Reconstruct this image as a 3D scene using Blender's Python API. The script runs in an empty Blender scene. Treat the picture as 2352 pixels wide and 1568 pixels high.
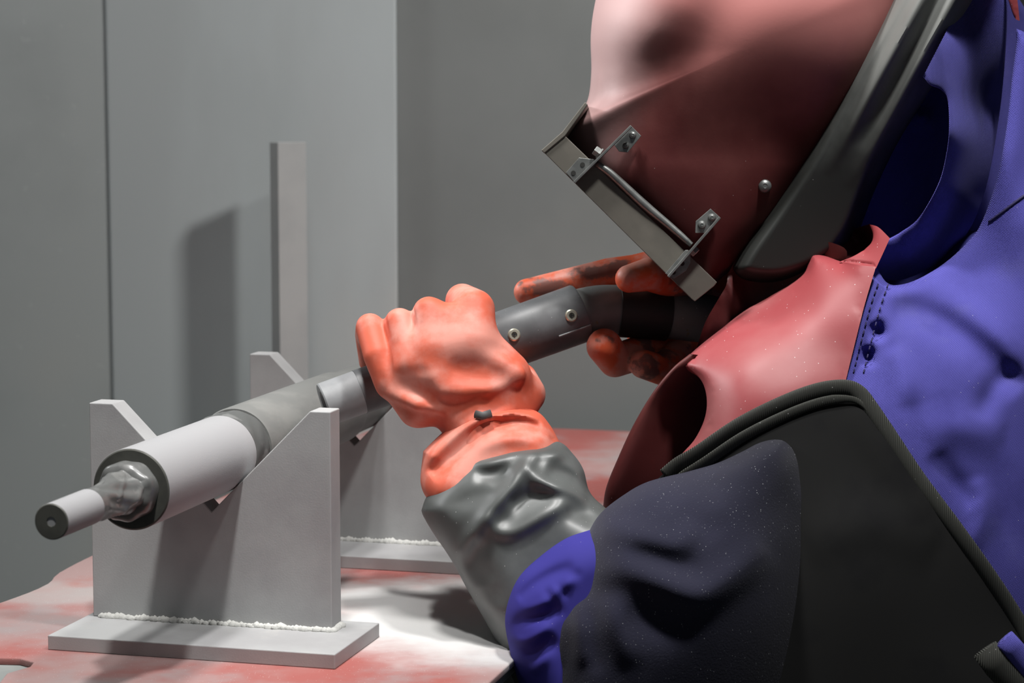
import bpy, bmesh, math, random
import numpy as np
from mathutils import Vector, Matrix
from mathutils.geometry import delaunay_2d_cdt
from mathutils.bvhtree import BVHTree

random.seed(4)
RNG = np.random.default_rng(4)
SC = bpy.context.scene
COL = SC.collection

# ------------------------------------------------------------------ camera
TABLE_Z = 0.90
CAM_Z = TABLE_Z + 0.4605
PITCH = 0.1104
F = 5279.0
CAM = np.array([0.0, 0.0, CAM_Z])
FWD = np.array([0.0, math.cos(PITCH), -math.sin(PITCH)])
RGT = np.array([1.0, 0.0, 0.0])
UPV = np.array([0.0, math.sin(PITCH), math.cos(PITCH)])
cam_data = bpy.data.cameras.new('camera')
cam = bpy.data.objects.new('camera', cam_data)
COL.objects.link(cam)
cam.location = CAM
cam.rotation_euler = (math.pi / 2 - PITCH, 0, 0)
cam_data.sensor_width = 36.0
cam_data.lens = F / 2352 * 36.0
cam_data.clip_start = 0.05
cam_data.dof.use_dof = True
cam_data.dof.focus_distance = 1.93
cam_data.dof.aperture_fstop = 10.0
SC.camera = cam

# ------------------------------------------------------------------ light
SC.view_settings.view_transform = 'Standard'
SC.view_settings.look = 'None'
SC.view_settings.gamma = 1.0
SC.view_settings.use_curve_mapping = False
SC.view_settings.exposure = 0.0

world = bpy.data.worlds.new('World')
SC.world = world
world.use_nodes = True
bg = world.node_tree.nodes['Background']
bg.inputs[0].default_value = (0.85, 0.93, 1.0, 1)
bg.inputs[1].default_value = 0.10


def area_lamp(name, loc, target, power, size, size_y=None, color=(1, 1, 1), spread=180):
    ld = bpy.data.lights.new(name, 'AREA')
    ld.energy = power
    ld.size = size
    ld.color = color
    ld.spread = math.radians(spread)
    if size_y:
        ld.shape = 'RECTANGLE'
        ld.size_y = size_y
    o = bpy.data.objects.new(name, ld)
    COL.objects.link(o)
    o.location = loc
    d = Vector(target) - Vector(loc)
    o.rotation_euler = d.to_track_quat('-Z', 'Y').to_euler()
    return o


def spot_lamp(name, loc, target, power, angle, blend, size, color=(1, 1, 1)):
    ld = bpy.data.lights.new(name, 'SPOT')
    ld.energy = power; ld.spot_size = math.radians(angle); ld.spot_blend = blend; ld.shadow_soft_size = size; ld.color = color
    o = bpy.data.objects.new(name, ld)
    COL.objects.link(o)
    o.location = loc
    o.rotation_euler = (Vector(target) - Vector(loc)).to_track_quat('-Z', 'Y').to_euler()
    return o


spot_lamp('work_lamp', (-0.16, 1.08, 2.75), (-0.36, 1.86, 1.0), 112, 27, 0.9, 0.06, (1.0, 0.99, 0.97))          # trained on the workpiece
area_lamp('booth_lamp', (-0.24, 1.86, 2.45), (0.10, 1.95, 1.1), 5.0, 0.16, color=(1.0, 0.98, 0.96), spread=95)
spot_lamp('work_lamp_left', (-1.55, 2.55, 1.95), (0.14, 2.06, 1.42), 85, 27, 0.5, 0.12, (0.97, 0.99, 1.0))                # trained on the worker's head and hands
area_lamp('booth_lamp_left', (-1.45, 2.60, 2.10), (-0.3, 2.9, 1.1), 6, 0.20, color=(0.97, 0.99, 1.0))
spot_lamp('wall_lamp', (0.80, 2.10, 2.35), (-0.35, 3.12, 1.25), 112, 62, 0.7, 0.08, (1.0, 0.99, 0.97))
area_lamp('added_lamp_near', (0.42, 1.52, 2.60), (0.34, 1.97, 1.25), 5.6, 0.14, color=(1.0, 0.99, 0.97), spread=85)  # added lamp, brightens the hood and cape


# ------------------------------------------------------------------ helpers
def unproj(px, py, zc):
    px = np.asarray(px, float); py = np.asarray(py, float); zc = np.asarray(zc, float)
    d = FWD + ((px - 1176.0) / F)[..., None] * RGT - ((py - 784.0) / F)[..., None] * UPV
    return CAM + zc[..., None] * d


def U(p):
    return unproj(np.array(p[0]), np.array(p[1]), np.array(p[2]))


def tag(o, label=None, cat=None, group=None, kind=None):
    if label: o['label'] = label
    if cat: o['category'] = cat
    if group: o['group'] = group
    if kind: o['kind'] = kind
    return o


def thing(name, loc, label, cat, group=None):
    o = bpy.data.objects.new(name, None)
    o.empty_display_size = 0.05
    COL.objects.link(o)
    o.location = loc
    return tag(o, label, cat, group)


def root_loc(p):
    loc = Vector((0, 0, 0))
    while p is not None:
        loc += p.location
        p = p.parent
    return np.array(loc)


def mesh_obj(name, verts, faces, mat, parent=None, smooth=True, sharp=None):
    v = np.asarray(verts, float).reshape(-1, 3)
    if parent is not None:
        v = v - root_loc(parent)
    me = bpy.data.meshes.new(name)
    me.from_pydata([tuple(x) for x in v], [], [tuple(int(i) for i in f) for f in faces])
    me.validate()
    bm = bmesh.new(); bm.from_mesh(me)
    bmesh.ops.remove_doubles(bm, verts=bm.verts, dist=1e-6)
    bmesh.ops.recalc_face_normals(bm, faces=bm.faces)
    for f in bm.faces: f.smooth = smooth
    if sharp is not None:
        for e in bm.edges:
            if len(e.link_faces) == 2 and e.calc_face_angle(0) > sharp:
                e.smooth = False
    bm.to_mesh(me); bm.free()
    me.materials.append(mat)
    o = bpy.data.objects.new(name, me)
    COL.objects.link(o)
    o.parent = parent
    return o


class MB:
    """collects shapes for one mesh"""
    def __init__(self): self.v = []; self.f = []
    def add(self, v, f):
        n = len(self.v)
        self.v.extend([tuple(x) for x in np.asarray(v, float).reshape(-1, 3)])
        self.f.extend([tuple(int(i) + n for i in q) for q in f])
        return self
    def build(self, name, mat, parent=None, smooth=True, sharp=0.6):
        return mesh_obj(name, self.v, self.f, mat, parent, smooth, sharp)


def box_geo(o, ax, ay, az, bev=0.0):
    """a box from corner o along three edge vectors, with bevelled edges"""
    bm = bmesh.new()
    P = [o + i * ax + j * ay + k * az for i in (0, 1) for j in (0, 1) for k in (0, 1)]
    vs = [bm.verts.new(p) for p in P]
    for q in ((0, 1, 3, 2), (4, 6, 7, 5), (0, 4, 5, 1), (2, 3, 7, 6), (0, 2, 6, 4), (1, 5, 7, 3)):
        bm.faces.new([vs[i] for i in q])
    if bev > 0:
        bmesh.ops.bevel(bm, geom=list(bm.edges), offset=bev, segments=2, profile=0.5, affect='EDGES')
    bm.verts.ensure_lookup_table(); bm.verts.index_update()
    v = [np.array(x.co) for x in bm.verts]; f = [[x.index for x in q.verts] for q in bm.faces]
    bm.free()
    return v, f


def prism_geo(base, ext, bev=0.0):
    """a polygon (list of 3d points) pushed along the vector ext"""
    bm = bmesh.new()
    a = [bm.verts.new(p) for p in base]
    b = [bm.verts.new(np.asarray(p) + ext) for p in base]
    n = len(a)
    bm.faces.new(a); bm.faces.new(b[::-1])
    for i in range(n):
        bm.faces.new((a[i], b[i], b[(i + 1) % n], a[(i + 1) % n]))
    bmesh.ops.recalc_face_normals(bm, faces=bm.faces)
    if bev > 0:
        bmesh.ops.bevel(bm, geom=list(bm.edges), offset=bev, segments=2, profile=0.5, affect='EDGES')
    bm.verts.ensure_lookup_table(); bm.verts.index_update()
    v = [np.array(x.co) for x in bm.verts]; f = [[x.index for x in q.verts] for q in bm.faces]
    bm.free()
    return v, f


def frame_of(axis):
    a = np.asarray(axis, float); a = a / np.linalg.norm(a)
    h = np.array([0, 0, 1.0]) if abs(a[2]) < 0.9 else np.array([1.0, 0, 0])
    u = np.cross(h, a); u /= np.linalg.norm(u)
    return a, u, np.cross(a, u)


def lathe_geo(o, axis, prof, n=48, wob=None):
    """profile [(distance along axis, radius)] turned about the axis; radius 0 closes it"""
    a, u, w = frame_of(axis)
    v = []; f = []
    for i, (s, r) in enumerate(prof):
        for k in range(n):
            t = 2 * math.pi * k / n
            rr = r if wob is None else r + wob(s, t, r)
            v.append(o + s * a + rr * (math.cos(t) * u + math.sin(t) * w))
    for i in range(len(prof) - 1):
        for k in range(n):
            k2 = (k + 1) % n
            f.append((i * n + k, i * n + k2, (i + 1) * n + k2, (i + 1) * n + k))
    f.append(tuple(range(n))[::-1])
    f.append(tuple((len(prof) - 1) * n + k for k in range(n)))
    return v, f


def catmull(pts, step):
    P = np.asarray(pts, float)
    if len(P) < 2: return P
    E = np.vstack([2 * P[0] - P[1], P, 2 * P[-1] - P[-2]])
    out = []
    for i in range(len(P) - 1):
        p0, p1, p2, p3 = E[i], E[i + 1], E[i + 2], E[i + 3]
        n = max(1, int(np.linalg.norm((p2 - p1)[:2]) / step))
        t = (np.arange(n) / n)[:, None]
        out.append(0.5 * (2 * p1 + (p2 - p0) * t + (2 * p0 - 5 * p1 + 4 * p2 - p3) * t ** 2 + (3 * p1 - p0 - 3 * p2 + p3) * t ** 3))
    out.append(P[-1:])
    return np.vstack(out)


def tube_geo(path, r, n=14, squash=None, caps=True):
    """a round tube along 3d points; r a number or one per point; squash=(direction, factor) flattens it"""
    P = np.asarray(path, float); m = len(P)
    R = np.full(m, r) if np.isscalar(r) else np.asarray(r, float)
    T = np.gradient(P, axis=0); T /= np.linalg.norm(T, axis=1)[:, None] + 1e-12
    hint = np.array([0, -1.0, 0.3]) if squash is None else np.asarray(squash[0], float)
    v = []; f = []
    for i in range(m):
        u = hint - np.dot(hint, T[i]) * T[i]; u /= np.linalg.norm(u) + 1e-12
        w = np.cross(T[i], u)
        su = 1.0 if squash is None else squash[1]
        for k in range(n):
            t = 2 * math.pi * k / n
            v.append(P[i] + R[i] * (su * math.cos(t) * u + math.sin(t) * w))
    for i in range(m - 1):
        for k in range(n):
            k2 = (k + 1) % n
            f.append((i * n + k, i * n + k2, (i + 1) * n + k2, (i + 1) * n + k))
    if caps:
        f.append(tuple(range(n))[::-1]); f.append(tuple((m - 1) * n + k for k in range(n)))
    return v, f


# ---- cloth tailoring: an outline, a smooth depth, folds, a thickness
def dist_poly(P, poly):
    poly = np.asarray(poly, float)
    A = poly[:-1]; B = poly[1:]; AB = B - A
    L = np.linalg.norm(AB, axis=1); cum = np.concatenate([[0], np.cumsum(L)]); tot = cum[-1] + 1e-9
    best = np.full(len(P), 1e9); tt = np.zeros(len(P))
    for i in range(len(A)):
        ap = P - A[i]
        t = np.clip((ap @ AB[i]) / (L[i] ** 2 + 1e-9), 0, 1)
        d = np.linalg.norm(ap - t[:, None] * AB[i], axis=1)
        m = d < best
        best[m] = d[m]; tt[m] = (cum[i] + t[m] * L[i]) / tot
    return best, tt


def tps(ctrl, lam=1e-4):
    C = np.asarray(ctrl, float); X = C[:, :2] / 1000.0; n = len(C)
    if n < 3:
        return lambda P: np.full(len(P), C[:, 2].mean())
    def U2(r): return np.where(r > 1e-9, r * r * np.log(r + 1e-12), 0)
    K = U2(np.linalg.norm(X[:, None] - X[None], axis=2)) + lam * np.eye(n)
    Pm = np.hstack([np.ones((n, 1)), X])
    M = np.block([[K, Pm], [Pm.T, np.zeros((3, 3))]])
    w = np.linalg.lstsq(M, np.concatenate([C[:, 2], np.zeros(3)]), rcond=None)[0]
    def fn(P):
        Y = P / 1000.0
        k = U2(np.linalg.norm(Y[:, None] - X[None], axis=2))
        return k @ w[:n] + w[n] + Y @ w[n + 1:]
    return fn


def fold_sum(P, folds):
    z = np.zeros(len(P))
    for fd in folds:
        pts, width, amp = fd[:3]
        p = fd[3] if len(fd) > 3 else 2.0
        taper = fd[4] if len(fd) > 4 else 0.5
        poly = catmull(pts, 12)
        d, t = dist_poly(P, poly)
        a = np.sin(np.pi * np.clip(t, 0, 1)).clip(0) ** taper if taper > 0 else 1.0
        z += amp * a * np.exp(-(d / width) ** p)
    return z


def inside(P, poly):
    x, y = P[:, 0], P[:, 1]; r = np.zeros(len(P), bool)
    n = len(poly); j = n - 1
    for i in range(n):
        xi, yi = poly[i]; xj, yj = poly[j]
        if yi != yj:
            c = ((yi > y) != (yj > y)) & (x < (xj - xi) * (y - yi) / (yj - yi) + xi)
            r ^= c
        j = i
    return r


def cloth(name, segs, D, mat, parent, W=0.0, R=60.0, folds=(), kb=1.0, th=None, sp=9.0, lam=1e-4, ripple=None, smooth=2):
    """segs: [('r' | 'o', points)] - r: the surface turns away at that border, o: a border that tucks under"""
    bnd = []; rnd = []
    for flag, pts in segs:
        c = catmull(pts, sp * 0.8)
        if flag == 'r': rnd.append(c)
        bnd.append(c[:-1] if np.linalg.norm(c[-1] - np.asarray((segs[(segs.index((flag, pts)) + 1) % len(segs)][1][0]))) < 1e-6 else c)
    B = np.vstack(bnd)
    keep = [0]
    for i in range(1, len(B)):
        if np.linalg.norm(B[i] - B[keep[-1]]) > 1.0: keep.append(i)
    if np.linalg.norm(B[keep[-1]] - B[keep[0]]) < 1.0: keep.pop()
    B = B[keep]; nb = len(B)
    lo = B.min(0); hi = B.max(0)
    gx, gy = np.meshgrid(np.arange(lo[0], hi[0], sp), np.arange(lo[1], hi[1], sp * 0.87))
    gx = gx + (np.arange(gx.shape[0]) % 2)[:, None] * sp * 0.5
    G = np.column_stack([gx.ravel(), gy.ravel()])
    loop = np.vstack([B, B[:1]])
    G = G[inside(G, B)]
    dG, _ = dist_poly(G, loop)
    G = G[dG > (sp * 1.3 if W > 0 else sp * 0.6)]
    extra = []
    if W > 0:
        nx = np.gradient(np.vstack([B[-1:], B, B[:1]]), axis=0)[1:-1]
        nrm = np.column_stack([-nx[:, 1], nx[:, 0]]); nrm /= np.linalg.norm(nrm, axis=1)[:, None] + 1e-9
        for off in (1.2, 4.0, 9.0):
            for s in (1, -1):
                Q = B + s * off * nrm
                Q = Q[inside(Q, B)]
                if len(Q):
                    dq, _ = dist_poly(Q, loop)
                    extra.append(Q[dq > off * 0.85])
    A = np.vstack([B] + extra + [G])
    vo, _, fo, _, _, _ = delaunay_2d_cdt([Vector((float(x), float(y))) for x, y in A], [], [list(range(nb))], 1, 1e-4)
    P = np.array([(v.x, v.y) for v in vo])
    Z = tps(D, lam)(P)
    if W > 0 and rnd:
        d = np.full(len(P), 1e9)
        for c in rnd:
            d = np.minimum(d, dist_poly(P, c)[0])
        t = np.clip(d / R, 0, 1)
        h = np.sqrt(np.clip(1 - (1 - t) ** 2, 0, 1))
    else:
        h = np.zeros(len(P)); t = np.ones(len(P))
    fs = fold_sum(P, folds) * np.clip(t * 4, 0, 1) if W > 0 else fold_sum(P, folds)
    if ripple is not None: fs = fs + ripple(P) * np.clip(t * 4, 0, 1)
    zf = Z - W * h - fs
    if smooth:
        tri = np.array([fc for fc in fo if len(fc) == 3])
        ed = np.unique(np.sort(np.vstack([tri[:, [0, 1]], tri[:, [1, 2]], tri[:, [2, 0]]]), axis=1), axis=0)
        deg = np.bincount(ed.ravel(), minlength=len(P)).astype(float)
        dl = dist_poly(P, loop)[0]
        free = np.clip((dl - 16) / 30, 0, 1) if W > 0 else np.clip(dl / 10, 0, 1)
        for _ in range(smooth):
            acc = np.bincount(ed[:, 0], zf[ed[:, 1]], len(P)) + np.bincount(ed[:, 1], zf[ed[:, 0]], len(P))
            zf = zf + free * 0.7 * (acc / np.maximum(deg, 1) - zf)
    zb = zf + th if th is not None else Z + kb * W * h + 0.001 * h
    n = len(P)
    VF = unproj(P[:, 0], P[:, 1], zf); VBk = unproj(P[:, 0], P[:, 1], zb)
    cnt = {}
    for fc in fo:
        for i in range(len(fc)):
            a, b = fc[i], fc[(i + 1) % len(fc)]
            cnt[(min(a, b), max(a, b))] = cnt.get((min(a, b), max(a, b)), 0) + 1
    faces = [tuple(fc) for fc in fo] + [tuple(i + n for i in fc[::-1]) for fc in fo]
    for (a, b), c in cnt.items():
        if c == 1: faces.append((a, b, b + n, a + n))
    return mesh_obj(name, np.vstack([VF, VBk]), faces, mat, parent, True, 1.1)


# ---- signed-distance modelling for gloves (one continuous skin)
def smin(a, b, k):
    h = np.clip(0.5 + 0.5 * (b - a) / k, 0, 1)
    return b + (a - b) * h - k * h * (1 - h)


def sd_cone(X, a, b, ra, rb):
    ab = b - a; L2 = ab @ ab + 1e-12
    t = np.clip(((X - a) @ ab) / L2, 0, 1)
    return np.linalg.norm(X - a - t[..., None] * ab, axis=-1) - (ra + (rb - ra) * t)


def sdf_obj(name, prims, h, mat, parent, smooth_it=1):
    """prims: (op, [points (px,py,zc)], [radii], k) with op '+' (join), '-' (dent)"""
    pts = np.array([U(p) for pr in prims if pr[0] == '+' for p in pr[1]])
    rm = max(max(pr[2]) for pr in prims if pr[0] == '+')
    lo = pts.min(0) - rm - 4 * h; hi = pts.max(0) + rm + 4 * h
    nn = np.ceil((hi - lo) / h).astype(int)
    ax = [lo[i] + h * np.arange(nn[i]) for i in range(3)]
    X = np.stack(np.meshgrid(*ax, indexing='ij'), axis=-1)
    S = np.full(X.shape[:3], 1.0)
    for op, ps, rs, k in prims:
        q = [U(p) for p in ps]
        d = np.full(S.shape, 1.0)
        if len(q) == 1: d = np.linalg.norm(X - q[0], axis=-1) - rs[0]
        for i in range(len(q) - 1):
            d = np.minimum(d, sd_cone(X, q[i], q[i + 1], rs[i], rs[i + 1]))
        if op == '+': S = smin(S, d, k)
        else: S = -smin(-S, d, k)
    v, f = surface_nets(S, lo, h)
    return mesh_obj(name, v, f, mat, parent, True)


def surface_nets(S, lo, h):
    nx, ny, nz = S.shape
    ins = S < 0
    cnum = np.zeros((nx - 1, ny - 1, nz - 1)); acc = np.zeros((nx - 1, ny - 1, nz - 1, 3))
    sl = lambda o, n: slice(o, n - 1 + o)
    for axis in range(3):
        oth = [i for i in range(3) if i != axis]
        for p in (0, 1):
            for q in (0, 1):
                o0 = [0, 0, 0]; o0[oth[0]] = p; o0[oth[1]] = q
                o1 = list(o0); o1[axis] = 1
                a = S[sl(o0[0], nx), sl(o0[1], ny), sl(o0[2], nz)]
                b = S[sl(o1[0], nx), sl(o1[1], ny), sl(o1[2], nz)]
                m = (a < 0) != (b < 0)
                t = np.where(m, a / np.where(m, a - b, 1), 0)
                cnum += m
                for c in range(3):
                    acc[..., c] += np.where(m, o0[c] + (t if c == axis else 0), 0)
    act = cnum > 0
    idx = np.full(act.shape, -1); idx[act] = np.arange(act.sum())
    g = np.stack(np.nonzero(act), axis=1)
    V = lo + h * (g + acc[act] / cnum[act][:, None])
    faces = []
    for axis in range(3):
        o1 = [0, 0, 0]; o1[axis] = 1
        a = ins[:nx - o1[0], :ny - o1[1], :nz - o1[2]]; b = ins[o1[0]:, o1[1]:, o1[2]:]
        e = np.stack(np.nonzero(a != b), axis=1)
        oth = [i for i in range(3) if i != axis]
        ok = (e[:, oth[0]] > 0) & (e[:, oth[1]] > 0) & (e[:, oth[0]] < S.shape[oth[0]] - 1) & (e[:, oth[1]] < S.shape[oth[1]] - 1) & (e[:, axis] < act.shape[axis])
        e = e[ok]
        flip = a[tuple(e.T)]
        qs = []
        for du, dv in ((1, 1), (0, 1), (0, 0), (1, 0)):
            c = e.copy(); c[:, oth[0]] -= du; c[:, oth[1]] -= dv
            qs.append(idx[tuple(c.T)])
        Q = np.stack(qs, axis=1)
        if axis == 1: flip = ~flip
        Q[~flip] = Q[~flip][:, ::-1]
        faces.append(Q)
    return V, np.vstack(faces)


# ------------------------------------------------------------------ materials
def srgb(r, g, b):
    f = lambda c: (c / 255 / 12.92) if c / 255 <= 0.04045 else ((c / 255 + 0.055) / 1.055) ** 2.4
    return (f(r), f(g), f(b), 1)


class Mat:
    def __init__(s, name, color, rough=0.6, metal=0.0, spec=0.5, sheen=0.0):
        s.m = bpy.data.materials.new(name); s.m.use_nodes = True
        s.t = s.m.node_tree; s.b = s.t.nodes['Principled BSDF']
        s.b.inputs['Roughness'].default_value = rough
        s.b.inputs['Metallic'].default_value = metal
        s.b.inputs['Specular IOR Level'].default_value = spec
        if sheen: s.b.inputs['Sheen Weight'].default_value = sheen
        rgb = s.n('ShaderNodeRGB'); rgb.outputs[0].default_value = color
        s.col = rgb.outputs[0]; s.h = None
        s.co = s.n('ShaderNodeTexCoord').outputs['Object']
    def n(s, t): return s.t.nodes.new(t)
    def l(s, a, b): s.t.links.new(a, b)
    def noise(s, scale, detail=4, rough=0.55, stretch=None):
        n = s.n('ShaderNodeTexNoise')
        n.inputs['Scale'].default_value = scale; n.inputs['Detail'].default_value = detail; n.inputs['Roughness'].default_value = rough
        co = s.co
        if stretch is not None:
            mp = s.n('ShaderNodeMapping'); mp.inputs['Scale'].default_value = stretch
            s.l(co, mp.inputs[0]); co = mp.outputs[0]
        s.l(co, n.inputs['Vector'])
        return n.outputs['Fac']
    def ramp(s, v, a, b, lo=0.0, hi=1.0):
        r = s.n('ShaderNodeMapRange'); r.inputs['From Min'].default_value = a; r.inputs['From Max'].default_value = b
        r.inputs['To Min'].default_value = lo; r.inputs['To Max'].default_value = hi
        r.interpolation_type = 'SMOOTHSTEP'
        s.l(v, r.inputs['Value']); return r.outputs[0]
    def math(s, op, a, b):
        m = s.n('ShaderNodeMath'); m.operation = op
        for i, x in enumerate((a, b)):
            if isinstance(x, (int, float)): m.inputs[i].default_value = x
            else: s.l(x, m.inputs[i])
        return m.outputs[0]
    def mix(s, fac, color):
        m = s.n('ShaderNodeMix'); m.data_type = 'RGBA'
        if isinstance(fac, (int, float)): m.inputs['Factor'].default_value = fac
        else: s.l(fac, m.inputs['Factor'])
        s.l(s.col, m.inputs['A']); m.inputs['B'].default_value = color
        s.col = m.outputs['Result']; return s
    def patches(s, color, scale, a, b, amount=1.0, detail=5, stretch=None):
        return s.mix(s.ramp(s.noise(scale, detail, stretch=stretch), a, b, 0, amount), color)
    def specks(s, color, scale, size, some=0.5, stretch=None, amount=0.9):
        v = s.n('ShaderNodeTexVoronoi'); v.inputs['Scale'].default_value = scale
        co = s.co
        if stretch is not None:
            mp = s.n('ShaderNodeMapping'); mp.inputs['Scale'].default_value = stretch
            s.l(co, mp.inputs[0]); co = mp.outputs[0]
        s.l(co, v.inputs['Vector'])
        sp = s.n('ShaderNodeSeparateColor'); s.l(v.outputs['Color'], sp.inputs[0])
        near = s.ramp(v.outputs['Distance'], size, size * 0.5)
        pick = s.math('GREATER_THAN', sp.outputs[0], 1 - some)
        return s.mix(s.math('MULTIPLY', s.math('MULTIPLY', near, pick), amount), color)
    def bump(s, v, strength, dist=0.001):
        b = s.n('ShaderNodeBump'); b.inputs['Strength'].default_value = strength; b.inputs['Distance'].default_value = dist
        s.l(v, b.inputs['Height'])
        if s.h is not None: s.l(s.h, b.inputs['Normal'])
        s.h = b.outputs[0]; return s
    def weave(s, scale, strength, dist=0.0006, rot=(0, 0, 0)):
        mp = s.n('ShaderNodeMapping'); mp.inputs['Rotation'].default_value = rot; s.l(s.co, mp.inputs[0])
        outs = []
        for ax in ('X', 'Z'):
            w = s.n('ShaderNodeTexWave'); w.wave_type = 'BANDS'; w.bands_direction = ax
            w.inputs['Scale'].default_value = scale; s.l(mp.outputs[0], w.inputs['Vector']); outs.append(w.outputs['Fac'])
        return s.bump(s.math('MULTIPLY', outs[0], outs[1]), strength, dist)
    def done(s):
        s.l(s.col, s.b.inputs['Base Color'])
        if s.h is not None: s.l(s.h, s.b.inputs['Normal'])
        return s.m


def blob(M, cx, cy, rx, ry, rot, color, amount, edge=0.35, upright=False, ns=14):
    """a ragged elliptical patch, for settled blasting media and for painted-in light"""
    mp = M.n('ShaderNodeMapping'); mp.vector_type = 'TEXTURE'
    mp.inputs['Location'].default_value = (cx, 0, cy) if upright else (cx, cy, 0); mp.inputs['Rotation'].default_value = (0, rot, 0) if upright else (0, 0, rot); mp.inputs['Scale'].default_value = (rx, 50, ry) if upright else (rx, ry, 50)
    M.l(M.co, mp.inputs[0])
    ln = M.n('ShaderNodeVectorMath'); ln.operation = 'LENGTH'; M.l(mp.outputs[0], ln.inputs[0])
    w = M.math('ADD', ln.outputs['Value'], M.math('MULTIPLY', M.math('SUBTRACT', M.noise(ns, 4), 0.5), 0.9))
    return M.mix(M.ramp(w, 1 + edge, 1 - edge, 0, amount), color)


WHITE = srgb(225, 225, 225)
m_wall = Mat('painted_steel', srgb(146, 150, 149), 0.75)
m_wall.patches(srgb(128, 132, 131), 2.2, 0.4, 0.65, 0.7).patches(srgb(156, 155, 149), 1.3, 0.5, 0.75, 0.6)
m_wall.patches(srgb(176, 178, 177), 60, 0.66, 0.7, 0.15)
m_wall = m_wall.done()
m_panel = Mat('panel_steel', srgb(160, 166, 167), 0.7)
m_panel.patches(srgb(146, 150, 150), 2.6, 0.4, 0.65, 0.7, stretch=(1, 1, 0.35)).patches(srgb(168, 166, 161), 4, 0.5, 0.7, 0.5, stretch=(1, 1, 0.3))
m_panel = m_panel.done()
m_wall_shade = Mat('shaded_painted_steel', srgb(110, 113, 112), 0.8).patches(srgb(98, 101, 100), 2.2, 0.4, 0.65, 0.7).patches(srgb(122, 121, 115), 1.3, 0.5, 0.75, 0.6).done()  # darker copy of the wall paint: shade put into the colour
m_floor = Mat('dusty_floor', srgb(105, 108, 106), 0.8).patches(srgb(70, 72, 72), 3, 0.4, 0.7, 0.8).done()
m_stand = Mat('blasted_steel', srgb(172, 173, 173), 0.62, 0.0, 0.4)
m_stand.patches(srgb(148, 146, 148), 9, 0.4, 0.65, 0.6).patches(srgb(180, 178, 174), 25, 0.6, 0.75, 0.4)
m_stand.bump(m_stand.noise(700, 2), 0.15, 0.0005)
m_stand = m_stand.done()
m_weld = Mat('weld_dust', srgb(196, 196, 192), 0.8); m_weld.bump(m_weld.noise(500, 3), 0.6, 0.001); m_weld = m_weld.done()
m_post = Mat('post_steel', srgb(150, 151, 150), 0.65).patches(srgb(136, 138, 138), 8, 0.4, 0.6, 0.5).done()
m_blasted = Mat('white_blasted_metal', srgb(160, 160, 162), 0.65, 0.0, 0.5)
m_blasted.bump(m_blasted.noise(900, 2), 0.25, 0.0004)
m_blasted = m_blasted.done()
m_end = Mat('turned_steel', srgb(96, 96, 90), 0.5, 0.2).patches(srgb(80, 80, 76), 40, 0.4, 0.6, 0.7).done()
m_shaft = Mat('dull_grey_steel', srgb(116, 117, 115), 0.6).patches(srgb(132, 132, 129), 14, 0.45, 0.65, 0.7, stretch=(1, 1, 3))
m_shaft.bump(m_shaft.noise(500, 2), 0.2, 0.0004); m_shaft = m_shaft.done()
m_tape = Mat('grey_tape', srgb(100, 101, 100), 0.3, 0.0, 0.6).patches(srgb(130, 130, 128), 60, 0.5, 0.65, 0.6).done()
m_tapeband = Mat('grey_band', srgb(92, 94, 93), 0.45).patches(srgb(124, 125, 124), 45, 0.52, 0.62, 0.8).done()
m_hole_shade = Mat('hole_shade', srgb(30, 30, 28), 0.7).done()  # near-black puts the shade inside holes and recesses into the colour
m_metal = Mat('zinc_metal', srgb(138, 140, 138), 0.42, 0.7).patches(srgb(110, 112, 111), 90, 0.4, 0.6, 0.6).done()
m_frame = Mat('aluminium_frame', srgb(112, 108, 100), 0.55, 0.3).patches(srgb(98, 95, 88), 30, 0.4, 0.6, 0.6).done()
m_screw = Mat('bright_screw', srgb(205, 203, 185), 0.35, 0.7).done()
m_glass = Mat('visor_glass', srgb(60, 66, 62), 0.1, 0.0, 0.6)
m_glass.b.inputs['Transmission Weight'].default_value = 0.8
m_glass = m_glass.done()

m_mat = Mat('red_rubber_mat', srgb(158, 90, 85), 0.8, 0.0, 0.3)
m_mat.patches(srgb(160, 140, 138), 5.0, 0.38, 0.58, 0.85).patches(srgb(150, 142, 142), 9, 0.5, 0.68, 0.7).patches(srgb(170, 86, 74), 7, 0.58, 0.7, 0.6)


blob(m_mat, 0.00, 1.97, 0.20, 0.15, -0.26, srgb(200, 200, 199), 0.97)
blob(m_mat, -0.45, 2.07, 0.12, 0.05, -0.26, srgb(168, 162, 160), 0.7)
m_mat.specks(srgb(215, 210, 206), 420, 0.2, 0.25, amount=0.45).bump(m_mat.noise(900, 2), 0.3, 0.0006)
m_mat = m_mat.done()
m_matedge = Mat('red_rubber_edge', srgb(150, 62, 52), 0.7).done()
m_table = Mat('dusty_table_steel', srgb(150, 154, 152), 0.6).patches(srgb(120, 124, 122), 12, 0.4, 0.6, 0.6).done()
m_tleg = Mat('dark_table_frame', srgb(58, 60, 60), 0.6).done()

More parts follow.
